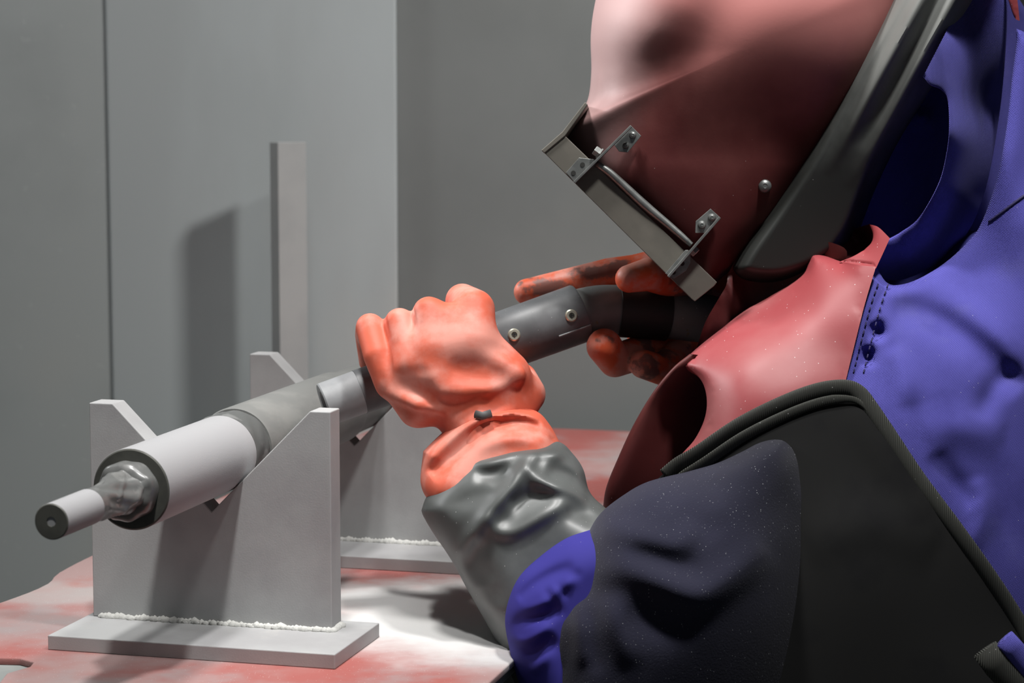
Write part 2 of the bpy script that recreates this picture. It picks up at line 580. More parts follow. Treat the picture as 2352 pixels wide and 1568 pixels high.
m_glove = Mat('orange_rubber_glove', srgb(208, 98, 74), 0.55, 0.0, 0.32)
m_glove.patches(srgb(214, 148, 134), 26, 0.40, 0.66, 0.8).patches(srgb(176, 84, 64), 24, 0.58, 0.74, 0.6).bump(m_glove.noise(240, 3), 0.12, 0.0008)
m_glove = m_glove.done()
m_glove2 = Mat('stained_orange_glove', srgb(214, 92, 56), 0.5, 0.0, 0.4)
m_glove2.patches(srgb(206, 146, 132), 34, 0.42, 0.58, 0.75).patches(srgb(98, 80, 76), 40, 0.54, 0.62, 0.8).patches(srgb(228, 92, 40), 30, 0.64, 0.70, 0.9).bump(m_glove2.noise(240, 3), 0.15, 0.0008)
m_glove2 = m_glove2.done()
m_gaunt = Mat('grey_rubber_gauntlet', srgb(78, 81, 80), 0.43, 0.0, 0.65)
m_gaunt.patches(srgb(108, 112, 111), 14, 0.45, 0.7, 0.6).specks(WHITE, 230, 0.10, 0.25, stretch=(1.3, 1.3, 0.55), amount=0.5)
m_gaunt = m_gaunt.done()
m_patch = Mat('grey_patch', srgb(82, 82, 82), 0.6).done()
m_red = Mat('dark_red_rubber', srgb(80, 31, 31), 0.52, 0.0, 0.34)
m_red.patches(srgb(110, 62, 58), 7, 0.46, 0.7, 0.5).patches(srgb(110, 32, 30), 9, 0.6, 0.72, 0.7).specks(WHITE, 190, 0.07, 0.10, amount=0.5)
blob(m_red, 0.205 - 0.74, 1.505, 0.24, 0.135, 0.10, srgb(178, 114, 110), 0.88, 0.45, True, 9)  # crown dust, with the light from above painted into its tone
blob(m_red, 0.075 - 0.74, 1.47, 0.05, 0.16, 0.10, srgb(200, 168, 166), 0.8, 0.6, True, 14)  # dust on the front, the left-hand light painted in with it
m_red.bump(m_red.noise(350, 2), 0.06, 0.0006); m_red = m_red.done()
m_apron = Mat('soft_red_rubber', srgb(150, 64, 68), 0.5, 0.0, 0.4)
m_apron.patches(srgb(160, 100, 100), 6, 0.43, 0.7, 0.7).patches(srgb(158, 54, 58), 9, 0.58, 0.72, 0.6).specks(WHITE, 260, 0.13, 0.22, amount=0.7)
m_apron.bump(m_apron.noise(350, 2), 0.06, 0.0006); m_apron = m_apron.done()
m_black = Mat('black_rubber', srgb(36, 38, 36), 0.5, 0.0, 0.45)
blob(m_black, 0.36 - 0.74, 1.50, 0.20, 0.155, 0.2, srgb(136, 138, 135), 0.68, 0.6, True, 16)  # light on the gasket's upper part painted in as grey
m_black.specks(WHITE, 190, 0.07, 0.08, amount=0.5)
m_black = m_black.done()
m_dkrub = Mat('black_soft_rubber', srgb(40, 41, 40), 0.55).done()
m_blue = Mat('blue_work_cloth', srgb(84, 81, 164), 0.85, 0.0, 0.2, sheen=0.05)
m_blue.patches(srgb(56, 53, 124), 9, 0.48, 0.72, 0.8).patches(srgb(100, 98, 168), 16, 0.55, 0.75, 0.5).specks(WHITE, 260, 0.10, 0.10, amount=0.5).weave(300, 0.6, 0.0008, (0, 0.5, 0))
m_blue = m_blue.done()
m_bluesleeve = Mat('blue_sleeve_cloth', srgb(58, 54, 140), 0.8, 0.0, 0.2).patches(srgb(54, 49, 136), 12, 0.45, 0.7, 0.6).specks(WHITE, 260, 0.10, 0.12, amount=0.5).done()
m_navy = Mat('navy_fleece', srgb(20, 20, 26), 0.95, 0.0, 0.08, sheen=0.12)
m_navy.patches(srgb(36, 36, 52), 11, 0.5, 0.75, 0.6)
blob(m_navy, 0.10 - 0.74, 0.99, 0.10, 0.10, 0.15, srgb(58, 58, 78), 0.55, 0.8, True, 22)  # dust, plus the brightness of the lit elbow folds painted in
m_navy.specks(srgb(190, 192, 196), 330, 0.14, 0.22, stretch=(1.2, 1.2, 0.8), amount=0.7).specks(srgb(120, 122, 130), 520, 0.2, 0.25, amount=0.6)
m_navy.bump(m_navy.noise(600, 3), 0.3, 0.001); m_navy = m_navy.done()
m_vest = Mat('black_cloth', srgb(33, 33, 33), 1.0, 0.0, 0.05).patches(srgb(22, 22, 25), 12, 0.5, 0.7, 0.4).done()
m_bind = Mat('black_ribbed_binding', srgb(72, 73, 69), 0.8, 0.0, 0.2).specks(WHITE, 220, 0.10, 0.25)
w_ = m_bind.n('ShaderNodeTexWave'); w_.inputs['Scale'].default_value = 190; w_.bands_direction = 'X'; m_bind.l(m_bind.co, w_.inputs['Vector'])
m_bind.bump(w_.outputs['Fac'], 0.9, 0.0012); m_bind = m_bind.done()
m_thread = Mat('dark_thread', srgb(44, 40, 84), 0.8).done()
m_body = Mat('blue_coverall', srgb(40, 40, 110), 0.85).done()
m_gun = Mat('dark_grey_plastic', srgb(86, 88, 90), 0.45, 0.0, 0.45)
m_gun.patches(srgb(112, 114, 116), 26, 0.46, 0.68, 0.6).specks(WHITE, 260, 0.08, 0.2, stretch=(1.6, 1.6, 0.6)); m_gun = m_gun.done()
m_tip = Mat('dusty_nozzle', srgb(140, 142, 144), 0.55).patches(srgb(116, 118, 120), 26, 0.45, 0.65, 0.6).done()
m_hose = Mat('grey_hose', srgb(122, 125, 123), 0.5).patches(srgb(98, 99, 98), 22, 0.45, 0.65, 0.6).patches(srgb(120, 100, 52), 60, 0.66, 0.7, 0.5).specks(WHITE, 240, 0.1, 0.2).done()
m_band = Mat('black_band', srgb(34, 35, 34), 0.6).done()

# ------------------------------------------------------------------ setting
def slab(name, lo, hi, mat, bev=0.0):
    lo = np.array(lo, float); hi = np.array(hi, float); d = hi - lo
    v, f = box_geo(lo, np.array([d[0], 0, 0]), np.array([0, d[1], 0]), np.array([0, 0, d[2]]), bev)
    return tag(mesh_obj(name, v, f, mat, None, False), kind='structure')


slab('floor', (-1.9, -0.8, -0.05), (2.3, 3.3, 0.0), m_floor)
slab('ceiling', (-1.9, -0.8, 2.9), (2.3, 3.3, 2.95), m_wall)
slab('wall_back', (-1.9, 3.16, 0.0), (2.3, 3.24, 2.9), m_wall_shade)
slab('wall_left', (-1.95, -0.8, 0.0), (-1.9, 3.24, 2.9), m_wall)
slab('wall_right', (2.3, -0.8, 0.0), (2.35, 3.24, 2.9), m_wall)
slab('wall_panel', (-1.88, 3.143, 0.0), (-0.50, 3.158, 2.9), m_wall, 0.002)  # added sheet: carries the brighter tone of the more lit left wall
slab('wall_panel', (-0.550, 3.138, 0.0), (-0.157, 3.158, 2.9), m_panel, 0.003)

# ------------------------------------------------------------------ table and mats
YAW = 0.2611
AX = np.array([math.sin(YAW), math.cos(YAW), 0.0])       # away from the camera, along the shaft
BX = np.array([math.cos(YAW), -math.sin(YAW), 0.0])      # across the stands
KZ = np.array([0, 0, 1.0])
O = np.array([-0.3567, 1.9205, TABLE_Z + 0.0122])        # foot of the front stand's upright, at its outer corner
W_ST, T_ST, H_ST, S_ST = 0.215, 0.0236, 0.1835, 0.3682
G0 = np.array([O[0], O[1], 0.0])


def at(b, a, z):
    return G0 + b * BX + a * AX + z * KZ


MAT_T = 0.006
tb = thing('work_table', at(0.25, 0.3, 0), 'grey steel work table under the red rubber mats', 'table')
v, f = box_geo(at(-0.112, -0.163, TABLE_Z - MAT_T - 0.012), 0.478 * BX, 1.40 * AX, 0.012 * KZ, 0.002)
mesh_obj('tabletop', v, f, m_table, tb, False)
mb = MB()
for b0, a0, db, da in ((-0.09, -0.14, 0.43, 0.03), (-0.09, 1.17, 0.43, 0.03), (-0.09, -0.14, 0.03, 1.31), (0.31, -0.14, 0.03, 1.31)):
    mb.add(*box_geo(at(b0, a0, TABLE_Z - MAT_T - 0.072), db * BX, da * AX, 0.0595 * KZ))
mb.build('apron_frame', m_tleg, tb, False)
for b0 in (-0.085, 0.305):
    for a0 in (-0.135, 1.165):
        v, f = box_geo(at(b0, a0, 0.0), 0.04 * BX, 0.04 * AX, (TABLE_Z - MAT_T - 0.0725) * KZ)
        mesh_obj('leg', v, f, m_tleg, tb, False)


def mat_sheet(name, loop, z, t, label):
    """a thick rubber sheet with a softly waved outline (table coordinates b, a)"""
    L = catmull(np.array(loop + loop[:1]), 0.02)[:-1]
    base = [at(b, a, z) for b, a in L]
    v, f = prism_geo(base, t * KZ, 0.0012)
    return tag(mesh_obj(name, v, f, m_mat, None, True, None), label, 'mat')


mat_sheet('rubber_mat', [(-0.016, -0.104), (0.000, -0.112), (0.004, -0.126), (-0.004, -0.150), (0.004, -0.178), (0.05, -0.186), (0.2, -0.186), (0.345, -0.186), (0.370, -0.175), (0.372, -0.1), (0.372, 0.3), (0.371, 0.7), (0.366, 1.22), (0.2, 1.232), (0.0, 1.23), (-0.130, 1.22), (-0.138, 0.6), (-0.137, 0.25), (-0.122, 0.16), (-0.124, 0.10), (-0.135, 0.03), (-0.15, -0.045), (-0.155, -0.10), (-0.14, -0.115), (-0.05, -0.110)],
          TABLE_Z - MAT_T, MAT_T, 'dusty red rubber mat covering the work table under both stands')


# ------------------------------------------------------------------ stands
def make_stand(name, s, label, weld_seed):
    st = thing(name, at(W_ST / 2, s, TABLE_Z), label, 'stand', 'v-notched stands carrying the shaft')
    v, f = box_geo(at(-0.0067, s - 0.0727, TABLE_Z), (W_ST + 0.0346) * BX, 0.1131 * AX, 0.0122 * KZ, 0.0008)
    mesh_obj('base_plate', v, f, m_stand, st, False)
    z0 = TABLE_Z + 0.0122
    prof = [(0, 0), (W_ST, 0), (W_ST, H_ST), (0.1975, H_ST), (0.1095, H_ST - 0.088), (0.0215, H_ST), (0, H_ST)]
    v, f = prism_geo([at(b, s, z0 + z) for b, z in prof], T_ST * AX, 0.0009)
    mesh_obj('upright_plate', v, f, m_stand, st, False)
    # bead of weld along the foot, front and outer side
    rg = np.random.default_rng(weld_seed)
    mb = MB()
    for side in range(3):
        m = 60 if side == 0 else 9
        for i in range(m):
            t = (i + 0.5) / m
            r = 0.0030 + 0.0016 * rg.random()
            if side == 0:
                if t < 0.02 or 0.045 < t < 0.055: continue
                p = at(0.003 + t * (W_ST - 0.004), s - 0.001 + 0.0008 * rg.normal(), z0 + 0.0003)
            elif side == 1:
                p = at(W_ST + 0.0005, s + t * T_ST, z0 + 0.0003)
            else:
                p = at(0.003 + t * (W_ST - 0.004), s + T_ST + 0.001, z0 + 0.0003)
            bm = bmesh.new(); bmesh.ops.create_icosphere(bm, subdivisions=1, radius=1)
            bm.verts.index_update()
            vv = [p + r * np.array(x.co) * np.array([1.25, 1.1, 1.0]) * (0.8 + 0.4 * rg.random()) for x in bm.verts]
            mb.add(vv, [[x.index for x in q.verts] for q in bm.faces]); bm.free()
    tag(mb.build('weld_bead', m_weld, st, True, None), kind='stuff')
    return st


make_stand('notched_stand', 0.0, 'grey steel stand with a V-notch under the near white collar of the shaft', 3)
make_stand('notched_stand', S_ST, 'grey steel stand with a V-notch partly hidden behind the gloved hand', 5)

# upright bar behind the stands
bp = np.array([(646 - 1176) / F * 3.05, 3.015, 0.0])
bar = thing('upright_bar', (bp[0], bp[1], TABLE_Z), 'tall pale grey steel bar standing behind the second stand before the wall panel', 'bar')
bq_ = 0.62                                            # the bar stands corner-on, its narrow side to the lit side
bu = np.array([math.cos(bq_), math.sin(bq_), 0]); bw = np.array([-math.sin(bq_), math.cos(bq_), 0])
v, f = box_geo(bp + (TABLE_Z + 0.012) * KZ, 0.0430 * bu, 0.022 * bw, 0.376 * KZ, 0.001)
mesh_obj('bar_post', v, f, m_post, bar, False)
v, f = box_geo(bp + TABLE_Z * KZ - 0.025 * bu - 0.025 * bw, 0.080 * bu, 0.060 * bw, 0.012 * KZ, 0.001)
mesh_obj('bar_foot', v, f, m_post, bar, False)

# ------------------------------------------------------------------ shaft
ZS = TABLE_Z + 0.0122 + 0.1410
def ax_pt(s): return at(0.1085, s, ZS)
sh = thing('roller_shaft', ax_pt(0.0), 'long round steel shaft with white blasted collar resting in both notches', 'shaft')
o = ax_pt(-0.293)
v, f = lathe_geo(o, AX, [(0.0, 0.0028), (0.0, 0.0122), (0.0008, 0.0130)], 56)
mb = MB()
vv, ff = lathe_geo(o, AX, [(0.0035, 0.0005), (0.0035, 0.0022), (0.0, 0.0036), (0.0, 0.0124), (0.0007, 0.0131)], 56)
mb.add(vv, ff[:-1])
mb.build('end_face', m_end, sh)
v, f = lathe_geo(o, AX, [(0.0042, 0.0004), (0.0042, 0.0018), (0.003, 0.0023), (0.0036, 0.0004)], 20)
mesh_obj('centre_hole', v, f, m_hole_shade, sh)
v, f = lathe_geo(o, AX, [(0.0007, 0.0128), (0.001, 0.0132), (0.060, 0.0134), (0.0605, 0.0120)], 56)
mesh_obj('journal', v, f, m_blasted, sh, True, 0.6)


def wrinkle(s, t, r):
    return 0.0016 * math.sin(3 * t + 95 * s) * math.exp(-((s - 0.108) / 0.022) ** 2) + 0.0007 * math.sin(7 * t - 150 * s + 1.3) * (s > 0.07) + 0.0011 * max(0, math.sin(5 * t + 210 * s)) ** 4 * (s > 0.085) * (s < 0.125)


prof = [(0.0600, 0.0118), (0.0602, 0.0129)] + [(0.062 + i * 0.0020, 0.0129) for i in range(12)]
prof += [(0.0862 + i * 0.0020, 0.0132 + 0.0038 * (i / 17) ** 1.2) for i in range(18)] + [(0.1215, 0.0205), (0.1245, 0.0224), (0.139, 0.0228), (0.139, 0.018)]
v, f = lathe_geo(o, AX, prof, 72, wrinkle)
mesh_obj('wrapping_tape', v, f, m_tape, sh, True, 0.9)
v, f = lathe_geo(o, AX, [(0.136, 0.012), (0.136, 0.0305), (0.1368, 0.0316)], 72)
mesh_obj('collar_face', v, f, m_end, sh, True, 0.5)
v, f = lathe_geo(o, AX, [(0.1367, 0.0312), (0.1372, 0.0318), (0.318, 0.0320), (0.3185, 0.0312)], 72)
mesh_obj('collar', v, f, m_blasted, sh, True, 0.5)
rgw = np.random.default_rng(8)
ph = rgw.random(6) * 6
def wob2(s, t, r): return 0.0004 * math.sin(9 * t + ph[0] + 300 * s) + 0.0004 * math.sin(4 * t + ph[1] - 200 * s)
v, f = lathe_geo(o, AX, [(0.3183, 0.0305), (0.3183, 0.0318)] + [(0.32 + 0.004 * i, 0.0325) for i in range(8)] + [(0.352, 0.031)], 72, wob2)
mesh_obj('tape_band', v, f, m_tapeband, sh, True, 0.8)
v, f = lathe_geo(o, AX, [(0.350, 0.030), (0.350, 0.0335), (0.352, 0.0345), (0.604, 0.0345), (0.611, 0.0325), (0.611, 0.028)], 72)
mesh_obj('shaft_body', v, f, m_shaft, sh, True, 0.5)
v, f = lathe_geo(o, AX, [(0.609, 0.020), (0.609, 0.0318), (0.73, 0.0318), (0.7315, 0.030), (0.7315, 0.0134), (0.80, 0.0132), (0.80, 0.003)], 64)
mesh_obj('shaft_journal', v, f, m_shaft, sh, True, 0.5)

# ------------------------------------------------------------------ blasting gun
gun = thing('blast_gun', U((1230, 750, 2.06)), 'dark grey round blasting nozzle and hose gripped by both orange gloves', 'gun')
def gun_axis(x):
    """centre line of the rigid front tube"""
    t = (x - 745) / (1335 - 745)
    return U((x, 929 + (718 - 929) * t, 2.02 + 0.05 * t))
gd = gun_axis(1335) - gun_axis(745); glen = np.linalg.norm(gd); gd /= glen
L = lambda x: (x - 745) / (1335 - 745) * glen
g0 = gun_axis(745)
v, f = lathe_geo(g0, gd, [(0.012, 0.0095), (0.0, 0.0120), (-0.0005, 0.0185), (0.0006, 0.0194), (L(826), 0.0196), (L(828), 0.0190)], 56)
mb = MB(); mb.add(v, f); mb.build('nozzle_cap', m_tip, gun)
v, f = lathe_geo(g0, gd, [(L(824), 0.0150), (L(824), 0.0200), (L(1150), 0.0205), (L(1150), 0.018)], 56)
mesh_obj('nozzle_tube', v, f, m_gun, gun, True, 0.6)
v, f = lathe_geo(g0, gd, [(L(1128), 0.0195), (L(1128), 0.0256), (L(1131), 0.0264), (L(1330), 0.0268), (L(1333), 0.0262), (L(1333), 0.022)], 64)
clampo = mesh_obj('clamp_sleeve', v, f, m_gun, gun, True, 0.6)
# split tab of the sleeve and its two recessed screws
ga, gu, gw = frame_of(gd)
toCam = CAM - gun_axis(1250); toCam -= (toCam @ gd) * gd; toCam /= np.linalg.norm(toCam)
upg = np.cross(gd, toCam); upg = upg if upg[2] > 0 else -upg
def on_sleeve(x, ang, r=0.0267):
    """a point on the sleeve; ang 0 faces the camera, + is up"""
    n = math.cos(ang) * toCam + math.sin(ang) * upg
    return g0 + L(x) * gd + r * n, n
mb = MB()
pA, nA = on_sleeve(1258, -0.50, 0.0264); pB, nB = on_sleeve(1332, -0.50, 0.0264)
w = np.cross(gd, nA)
mb.add(*box_geo(pA - 0.0006 * w, pB - pA, 0.0014 * w, 0.0016 * nA, 0.0003))
mb.build('sleeve_lip', m_tip, gun, False)
for x, an in ((1166, 0.06), (1297, 0.02)):
    p, n = on_sleeve(x, an)
    v, f = lathe_geo(p - 0.001 * n, n, [(0.0, 0.0058), (0.0016, 0.0056), (0.0026, 0.0046), (0.0026, 0.0026), (0.0012, 0.0022), (0.0012, 0.0003)], 24)
    s_ = mesh_obj('screw', v, f, m_screw, gun, True, 0.5)
    mb = MB()
    uu, ww = frame_of(n)[1:]
    for k in range(2):
        d1 = uu if k == 0 else ww; d2 = ww if k == 0 else uu
        mb.add(*box_geo(p + 0.0012 * n - 0.0024 * d1 - 0.0006 * d2, 0.0048 * d1, 0.0012 * d2, 0.0008 * n))
    mb.build('screw_recess', m_hole_shade, s_, False)
hp = [U(p) for p in ((1325, 722, 2.069), (1375, 712, 2.075), (1430, 712, 2.08), (1500, 718, 2.085), (1580, 726, 2.09), (1650, 742, 2.10), (1760, 800, 2.13), (1880, 900, 2.16))]
HP = catmull(np.array(hp), 0.006)
v, f = tube_geo(HP, 0.0225, 32)
mesh_obj('hose', v, f, m_hose, gun, True, 0.8)
wp = catmull(np.array([U(p) for p in ((1417, 712, 2.079), (1470, 715, 2.083), (1532, 721, 2.088))]), 0.006)
v, f = tube_geo(wp, 0.0245, 32)
mesh_obj('hose_band', v, f, m_band, gun, True, 0.8)  # black, slightly thicker stretch of the hose

# ------------------------------------------------------------------ the worker
FEET = np.array([0.74, 2.12, 0.0])
person = thing('person', FEET, 'bent-over worker in red blast helmet, blue cape and orange gloves aiming the nozzle', 'person')

# body: one continuous figure inside the clothes
def body_mesh():
    J = {'pelvis': ((0.66, 2.12, 0.98), .11), 'waist': ((0.56, 2.11, 1.03), .105), 'chest': ((0.43, 2.10, 1.10), .115), 'collar': (tuple(U((2110, 600, 2.20))), .05),
         'neck': (tuple(U((1960, 330, 2.17))), .045), 'skull': (tuple(U((1800, 130, 2.11))), .08), 'chin': (tuple(U((1680, 330, 2.10))), .05),
         'lsho': (tuple(U((2080, 1020, 1.985))), .06), 'lelb': (tuple(U((1500, 1470, 1.885))), .040), 'lwri': (tuple(U((1130, 1060, 1.965))), .026),
         'rsho': (tuple(U((2010, 900, 2.28))), .06), 'relb': (tuple(U((1840, 960, 2.30))), .040), 'rwri': (tuple(U((1640, 740, 2.14))), .026),
         'lhip': ((0.68, 2.03, 0.93), .085), 'lkne': ((0.60, 1.99, 0.50), .060), 'lank': ((0.76, 1.98, 0.09), .042), 'ltoe': ((0.58, 1.97, 0.045), .038),
         'rhip': ((0.68, 2.21, 0.93), .085), 'rkne': ((0.63, 2.26, 0.50), .060), 'rank': ((0.82, 2.27, 0.09), .042), 'rtoe': ((0.64, 2.28, 0.045), .038)}
    E = [('pelvis', 'waist'), ('waist', 'chest'), ('chest', 'collar'), ('collar', 'neck'), ('neck', 'skull'), ('skull', 'chin'), ('chest', 'lsho'), ('lsho', 'lelb'), ('lelb', 'lwri'),
         ('chest', 'rsho'), ('rsho', 'relb'), ('relb', 'rwri'), ('pelvis', 'lhip'), ('lhip', 'lkne'), ('lkne', 'lank'), ('lank', 'ltoe'), ('pelvis', 'rhip'), ('rhip', 'rkne'), ('rkne', 'rank'), ('rank', 'rtoe')]
    S = None
    P = np.array([J[k][0] for k in J]); h = 0.014
    lo = P.min(0) - 0.16; hi = P.max(0) + 0.16; lo[2] = -0.06
    ax = [np.arange(lo[i], hi[i], h) for i in range(3)]
    X = np.stack(np.meshgrid(*ax, indexing='ij'), axis=-1)
    S = np.full(X.shape[:3], 1.0)
    for a, b in E:
        S = smin(S, sd_cone(X, np.array(J[a][0]), np.array(J[b][0]), J[a][1], J[b][1]), 0.03)
    S = np.maximum(S, -X[..., 2] + 0.001)
    return surface_nets(S, lo, h)


v, f = body_mesh()
mesh_obj('body', v, f, m_body, person)

# ---- helmet
HC = np.array([1715.0, 110.0]); HZ = 2.10
shell_out = [(1640, 652), (1715, 590), (1800, 500), (1880, 400), (1940, 310), (2020, 160), (2095, 0), (2140, -120), (2110, -240), (1990, -340), (1830, -395), (1640, -370), (1480, -270), (1400, -130), (1368, 0), (1357, 80), (1358, 165), (1350, 228), (1325, 272), (1302, 303), (1330, 352), (1400, 440), (1500, 545), (1590, 645), (1612, 668)]


def helmet_geo():
    B = catmull(np.array(shell_out + shell_out[:1], float), 9)[:-1]
    n = len(B)
    rr = 1 - (1 - np.linspace(0, 1, 46)[1:]) ** 1.9
    P = [HC[None]]
    r_all = [np.zeros(1)]
    ang = np.arctan2(B[:, 1] - HC[1], B[:, 0] - HC[0])
    for r in rr:
        P.append(HC + r * (B - HC)); r_all.append(np.full(n, r))
    P = np.vstack(P); rv = np.concatenate(r_all)
    # boxier towards the visor, rounder over the crown
    w = np.exp(-((np.angle(np.exp(1j * (ang - math.radians(118))))) / 0.55) ** 2)
    w2 = np.exp(-((np.angle(np.exp(1j * (ang - math.radians(30))))) / 0.75) ** 2)
    pe = 2.35 + 4.0 * w + 3.0 * w2
    pe = np.concatenate([[2.35], np.tile(pe, len(rr))])
    hgt = np.clip(1 - rv ** pe, 0, 1) ** (1 / pe)
    y_ = P[:, 1]
    q = np.clip((y_ - 0) / 380.0, 0, 1); q = q * q * (3 - 2 * q)
    Wd = 0.150 - 0.046 * q - 0.010 * np.clip((y_ - 380) / 280.0, 0, 1)
    bump = fold_sum(P, [([(1320, 350), (1420, 272), (1520, 182), (1610, 80), (1690, -40), (1760, -180)], 85, -0.012, 2.0, 0.25)])
    zf = HZ - Wd * hgt - bump * (hgt > 0.3); zb = HZ + Wd * hgt
    m = len(P)
    V = np.vstack([unproj(P[:, 0], P[:, 1], zf), unproj(P[:, 0], P[:, 1], zb)])
    Fc = []
    for side, off in ((0, 0), (1, m)):
        for k in range(n):
            Fc.append((off, off + 1 + k, off + 1 + (k + 1) % n))
        for i in range(len(rr) - 1):
            for k in range(n):
                k2 = (k + 1) % n
                Fc.append((off + 1 + i * n + k, off + 1 + (i + 1) * n + k, off + 1 + (i + 1) * n + k2, off + 1 + i * n + k2))
    for k in range(n):
        a = 1 + (len(rr) - 1) * n + k; b = 1 + (len(rr) - 1) * n + (k + 1) % n
        Fc.append((a, b, b + m, a + m))
    return V, Fc


v, f = helmet_geo()
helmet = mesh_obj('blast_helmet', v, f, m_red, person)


VIS = FWD + np.array([(1445 - 1176) / F, 0, 0]) - ((500 - 784) / F) * UPV      # across the helmet, near side to far side


def pxprism(pts, zc, depth, bev=0.0004, sm=False):
    return prism_geo([U((x, y, zc)) for x, y in pts], depth * VIS, bev)


ZN = 1.992
vf = MB()
vf.add(*pxprism([(1245, 346), (1252, 340), (1292, 306), (1296, 310), (1647, 648), (1640, 657), (1596, 692), (1588, 686)], ZN, 0.0022, 0.0005))
far = [U((x, y, ZN)) + 0.205 * VIS for x, y in [(1245, 346), (1252, 340), (1292, 306), (1296, 310), (1647, 648), (1640, 657), (1596, 692), (1588, 686)]]
vf.add(*prism_geo(far, 0.0022 * VIS, 0.0005))
vf.add(*pxprism([(1243, 345), (1292, 302), (1344, 234), (1350, 240), (1298, 312), (1250, 352)], ZN - 0.0015, 0.2105, 0.0006))
vf.add(*pxprism([(1588, 686), (1594, 680), (1638, 645), (1645, 650), (1596, 692)], ZN + 0.001, 0.205, 0.0006))
frm = vf.build('visor_frame', m_frame, helmet, False)
v, f = pxprism([(1256, 350), (1262, 344), (1600, 676), (1594, 682)], ZN + 0.003, 0.20, 0.0003)
mesh_obj('visor_glass', v, f, m_glass, helmet, False)


def hole(p, n, r, parent_list):  # flat dark disc in place of an open, shaded hole
    v, f = lathe_geo(p, n, [(0.0, r), (0.0003, r * 0.95), (0.0003, r * 0.1)], 16)
    parent_list.add(v, f)


def bracket(lower_tab, upper_tab, flange, zc_lo, zc_up):
    mb = MB()
    mb.add(*pxprism(lower_tab, zc_lo, 0.0013, 0.0003))
    mb.add(*pxprism(upper_tab, zc_up, 0.0013, 0.0003))
    mb.add(*pxprism(flange, min(zc_lo, zc_up) - 0.010, 0.013, 0.0003))
    return mb.build('hinge_bracket', m_metal, helmet, False)


b1 = bracket([(1318, 417), (1300, 396), (1330, 362), (1368, 366), (1376, 372), (1366, 380)], [(1410, 332), (1449, 288), (1473, 312), (1442, 350), (1422, 348)], [(1317, 417), (1448, 287), (1452, 291), (1321, 421)], ZN - 0.0018, ZN + 0.004)
b2 = bracket([(1528, 628), (1574, 574), (1586, 574), (1586, 604), (1576, 622), (1548, 640)], [(1597, 535), (1598, 508), (1632, 479), (1653, 498), (1618, 535)], [(1533, 634), (1652, 497), (1656, 501), (1537, 638)], ZN - 0.0018, ZN + 0.006)
for x, y in ((1338, 378), (1317, 397), (1547, 625), (1567, 605)):
    holes = MB()
    hole(U((x, y, ZN - 0.0021)), -FWD, 0.0021, holes)
    holes.build('bracket_hole', m_hole_shade, helmet, False)
for x, y, r, zc in ((1453, 310, 0.0032, ZN + 0.003), (1437, 334, 0.003, ZN + 0.003), (1635, 499, 0.0034, ZN + 0.005), (1612, 516, 0.0036, ZN + 0.005), (1757, 427, 0.0058, 2.004)):
    p = U((x, y, zc))
    v, f = lathe_geo(p + 0.003 * FWD, -FWD, [(-0.002, r), (0.003, r), (0.0044, r * 0.8), (0.0050, r * 0.35), (0.0046, r * 0.3), (0.0046, 0.0002)], 20)
    mesh_obj('rivet', v, f, m_metal, helmet, True, 0.7)
for x, y, dx, dy in ((1374, 350, 7, 5), (1592, 574, -6, -6)):
    p = U((x, y, ZN - 0.004)); q = U((x + dx, y + dy, ZN - 0.004)); a_ = (q - p) / np.linalg.norm(q - p)
    v, f = lathe_geo(p - 0.004 * a_, a_, [(0, 0.0022), (0, 0.0040), (0.0006, 0.0046), (0.0044, 0.0046), (0.005, 0.0058), (0.0062, 0.0058), (0.0062, 0.0015)], 6)
    mesh_obj('bolt', v, f, m_metal, helmet, False)
rod = catmull(np.array([U(p) for p in ((1370, 376, ZN - 0.001), (1400, 396, ZN - 0.002), (1480, 470, ZN), (1540, 520, ZN), (1588, 562, ZN - 0.002))]), 0.004)
rr_ = np.interp(np.linspace(0, 1, len(rod)), [0, .1, .5, .9, 1], [0.0030, 0.0034, 0.0040, 0.0030, 0.0024])
v, f = tube_geo(rod, rr_, 12)
mesh_obj('hinge_rod', v, f, m_metal, helmet)

# ---- black ribbed gasket round the back opening of the helmet
def rib(d0, d1, off):
    """a line parallel to the band, off px from its front border"""
    return [(d0[0] + off * 0.87, d0[1] + off * 0.5), (d1[0] + off * 0.87, d1[1] + off * 0.5)]
band = [('r', [(1668, 618), (1700, 560), (1765, 468), (1828, 372), (1880, 285), (1960, 140), (2042, -5), (2120, -160), (2170, -260)]), ('r', [(2170, -260), (2290, -300), (2330, -250), (2310, -150)]),
        ('r', [(2310, -150), (2242, -8), (2205, 70), (2140, 200), (2062, 330), (2010, 440), (1970, 540), (1930, 600)]), ('r', [(1930, 600), (1860, 640), (1780, 660), (1700, 650), (1668, 618)])]
d0, d1 = (2130, -160), (1840, 370)
e0, e1 = (2160, -220), (1840, 370)
bf = [(rib((2150, -205), (1815, 400), 4), 9, 0.0090, 2, 1.1), (rib(e0, e1, 38), 15, -0.0081, 2, 1.1), (rib(e0, e1, 66), 15, 0.0072, 2, 1.1), (rib(e0, (1890, 300), 98), 16, -0.0101, 2, 1.1),
      (rib(e0, e1, 126), 16, 0.0072, 2, 1.1), (rib(e0, (1890, 300), 152), 14, -0.0072, 2, 1.1), (rib(e0, (1870, 330), 184), 9, 0.0072, 2, 1.1)]
cloth('helmet_gasket', band, [(1670, 600, 2.128), (1900, 250, 2.112), (2100, 0, 2.085), (2250, -250, 2.085), (1950, 560, 2.135), (2200, 70, 2.085)], m_black, helmet, W=0.133, R=42, folds=bf, kb=1.0, sp=7, smooth=0)

